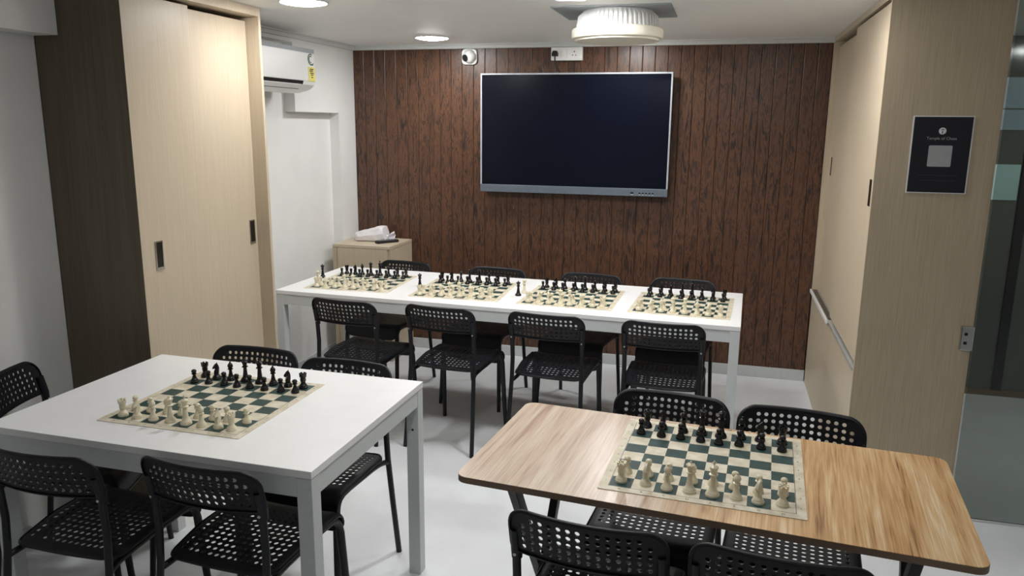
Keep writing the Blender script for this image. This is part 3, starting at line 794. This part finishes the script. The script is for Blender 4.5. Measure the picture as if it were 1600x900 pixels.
# ------------------------------------------------------------------ chess pieces
def base_prof(r, h0):
    return [(0.0001, 0), (r, 0), (r, 0.004), (r * 0.97, 0.0065), (r * 0.90, 0.0075), (r * 0.90, 0.0095), (r * 0.78, 0.0125), (r * 0.60, 0.0165), (r * 0.48, h0)]
def pc_pawn():
    return MB().lathe(base_prof(0.0145, 0.021) + [(0.0055, 0.027), (0.0050, 0.031), (0.0095, 0.0325), (0.0095, 0.034), (0.0055, 0.0355), (0.0078, 0.038), (0.0092, 0.0415), (0.0090, 0.045), (0.0068, 0.0485), (0.003, 0.0502), (0.0001, 0.0505)], 16)
def pc_rook():
    m = MB().lathe(base_prof(0.0165, 0.021) + [(0.0106, 0.030), (0.0100, 0.040), (0.0118, 0.043), (0.0128, 0.044), (0.0132, 0.053), (0.0088, 0.053), (0.0088, 0.049), (0.0001, 0.049)], 18)
    for k in range(6):
        t0 = 2 * math.pi * (k + 0.15) / 6; t1 = 2 * math.pi * (k + 0.72) / 6
        tm = (t0 + t1) / 2
        m.prism([(0.0090 * math.cos(t0), 0.0090 * math.sin(t0)), (0.0131 * math.cos(t0), 0.0131 * math.sin(t0)), (0.0133 * math.cos(tm), 0.0133 * math.sin(tm)), (0.0131 * math.cos(t1), 0.0131 * math.sin(t1)), (0.0090 * math.cos(t1), 0.0090 * math.sin(t1))], 0.0525, 0.0575)
    return m
def pc_bishop():
    return MB().lathe(base_prof(0.0160, 0.023) + [(0.0062, 0.032), (0.0052, 0.042), (0.0100, 0.0435), (0.0102, 0.045), (0.0062, 0.0465), (0.0088, 0.051), (0.0100, 0.056), (0.0090, 0.061), (0.0055, 0.0665), (0.0028, 0.0685), (0.0036, 0.0705), (0.0030, 0.073), (0.0001, 0.0742)], 16)
def pc_queen():
    m = MB().lathe(base_prof(0.0180, 0.026) + [(0.0072, 0.038), (0.0060, 0.054), (0.0110, 0.056), (0.0112, 0.058), (0.0068, 0.060), (0.0085, 0.068), (0.0118, 0.0775), (0.0085, 0.0785), (0.0060, 0.0815), (0.0030, 0.0835), (0.0034, 0.0855), (0.0025, 0.0878), (0.0001, 0.0885)], 18)
    for k in range(8):
        t = 2 * math.pi * k / 8
        m.lathe([(0.0024, 0.0755), (0.0020, 0.0795), (0.0001, 0.0808)], 6, 0.0104 * math.cos(t), 0.0104 * math.sin(t))
    return m
def pc_king():
    m = MB().lathe(base_prof(0.0185, 0.027) + [(0.0078, 0.040), (0.0066, 0.057), (0.0118, 0.059), (0.0120, 0.0612), (0.0072, 0.063), (0.0090, 0.072), (0.0118, 0.081), (0.0104, 0.0828), (0.0050, 0.0860), (0.0030, 0.0870), (0.0001, 0.0872)], 18)
    m.box(-0.0017, 0.0017, -0.0016, 0.0016, 0.0865, 0.0985).box(-0.0052, 0.0052, -0.0016, 0.0016, 0.0912, 0.0945)
    return m
def pc_knight():
    m = MB().lathe(base_prof(0.0160, 0.021) + [(0.0078, 0.0225), (0.0001, 0.0225)], 16)
    # side outline of the horse's head, muzzle to -x; thick in the middle, thin at mane and nose
    out = [(0.0085, 0.019), (0.0105, 0.030), (0.0108, 0.042), (0.0085, 0.053), (0.0045, 0.060), (0.0040, 0.0655), (0.0005, 0.0610), (-0.0035, 0.0595), (-0.0085, 0.053), (-0.0135, 0.0455), (-0.0138, 0.0410), (-0.0110, 0.0385), (-0.0060, 0.0415), (-0.0020, 0.0405), (-0.0050, 0.033), (-0.0085, 0.026), (-0.0085, 0.019)]
    n = len(out)
    cx = sum(p[0] for p in out) / n; cz = sum(p[1] for p in out) / n
    rings = []
    for y, k in ((-0.0072, 0.62), (-0.0050, 0.92), (0, 1.0), (0.0050, 0.92), (0.0072, 0.62)):
        rings.append([(cx + (p[0] - cx) * k, y * (1.0 if p[1] < 0.045 else 0.72), (cz + (p[1] - cz) * k) if p[1] > 0.021 else p[1]) for p in out])
    vs = [p for r in rings for p in r]; fs = []
    for j in range(4):
        for i in range(n): fs.append((j * n + i, j * n + (i + 1) % n, (j + 1) * n + (i + 1) % n, (j + 1) * n + i))
    fs.append(tuple(reversed(range(n)))); fs.append(tuple(range(4 * n, 5 * n)))
    return m.add(vs, fs)
PC = {}
for nm, fn in (('pawn', pc_pawn), ('rook', pc_rook), ('knight', pc_knight), ('bishop', pc_bishop), ('queen', pc_queen), ('king', pc_king)):
    for clr in ('white', 'black'):
        mb_ = fn(); mb_.v = [(p[0] * 0.97, p[1] * 0.97, p[2] * 0.95) for p in mb_.v]
        PC[nm, clr] = mb_.mesh('chess_' + nm, M['piece_' + clr], True)
def piece(kind, clr, x, y, z, rz, label, group):
    o = link('chess_' + kind, PC[kind, clr], None, (x, y, z), rz)
    return tag(o, label, 'chess piece', group)
ORD = ['first', 'second', 'third', 'fourth', 'fifth', 'sixth', 'seventh', 'eighth']
ROW = ['rook', 'knight', 'bishop', 'queen', 'king', 'bishop', 'knight', 'rook']
BOARDS = [
    # corner of the printed squares nearest bottom-left, turn, table height, phrase
    (-2.2532, 3.906, 2.4568, LZ, "the long table's leftmost chessboard"),
    (-1.6064, 3.8817, 2.3625, LZ, "the long table's second chessboard from left"),
    (-0.9944, 3.887, -1.1376, LZ, "the long table's third chessboard from left"),
    (-0.4069, 3.8823, -2.7813, LZ, "the long table's rightmost chessboard"),
    (-1.8086, 1.8842, -0.4705, WZ, "the near white table's chessboard"),
    (-0.2377, 1.8685, -3.1174, TZ, "the wooden table's chessboard"),
]
rp = random.Random(11)
MAT_LABEL = ['green and cream chess mat, leftmost on the long table', 'green and cream chess mat, second from left on the long table', 'green and cream chess mat, third from left on the long table',
             'green and cream chess mat, rightmost on the long table', 'green and cream chess mat on the near white table', 'green and cream chess mat on the wooden folding table']
for bi, (bx0, by0, ang, tz, phrase) in enumerate(BOARDS):
    a = math.radians(ang)
    dx, dy = rot2(a, 4 * SQ, 4 * SQ)
    t = thing('chess_mat', MAT_LABEL[bi], 'chessboard', (bx0 + dx, by0 + dy, tz), a, 'chess mats laid on the tables')
    link('mat_sheet', mat_me, t); link('coordinates', coord_me, t)
    def sq(u, v):
        p = rot2(a, u * SQ, v * SQ); return bx0 + p[0], by0 + p[1]
    for clr in ('white', 'black'):
        for k in range(8):
            for row in (0, 1):
                kind = ROW[k] if row == 0 else 'pawn'
                v = (0.5 if row == 0 else 1.5) if clr == 'white' else (7.5 if row == 0 else 6.5)
                u = k + 0.5 + rp.uniform(-0.09, 0.09); v += rp.uniform(-0.08, 0.08)
                x, y = sq(u, v)
                if kind == 'pawn': lab = f'{ORD[k]} {clr} pawn from left on {phrase}'
                elif kind in ('queen', 'king'): lab = f'{clr} {kind} in the row on {phrase}'
                else: lab = f"{'left' if k < 4 else 'right'} {clr} {kind} on {phrase}"
                rz = a + (rp.uniform(-0.5, 0.5) if kind == 'knight' else rp.uniform(-0.15, 0.15))
                if kind == 'knight': rz += math.radians(90 if (clr == 'white' and bi == 5) else 20 if clr == 'black' else 60) if k > 3 else math.radians(70 if clr == 'white' else 10)
                piece(kind, clr, x, y, tz + MT, rz, lab, f'{clr} chess pieces on {phrase}')
# spare queens standing beside the boards
for clr, x, y, lab in (('black', -2.325, 4.19, 'spare black queen standing left of the leftmost chessboard on the long table'),
                       ('white', -2.252, 4.00, 'spare white queen standing left of the leftmost chessboard on the long table'),
                       ('black', -1.655, 4.10, 'spare black queen standing between the first and second chessboards'),
                       ('black', -1.057, 4.06, 'spare black queen standing between the second and third chessboards'),
                       ('white', -1.040, 4.13, 'spare white queen standing behind the black one between second and third chessboards')):
    on_mat = x > -2.3 and x < -2.2
    piece('queen', clr, x, y, LZ + (MT if on_mat else 0), 0, lab, 'spare queens beside the boards')
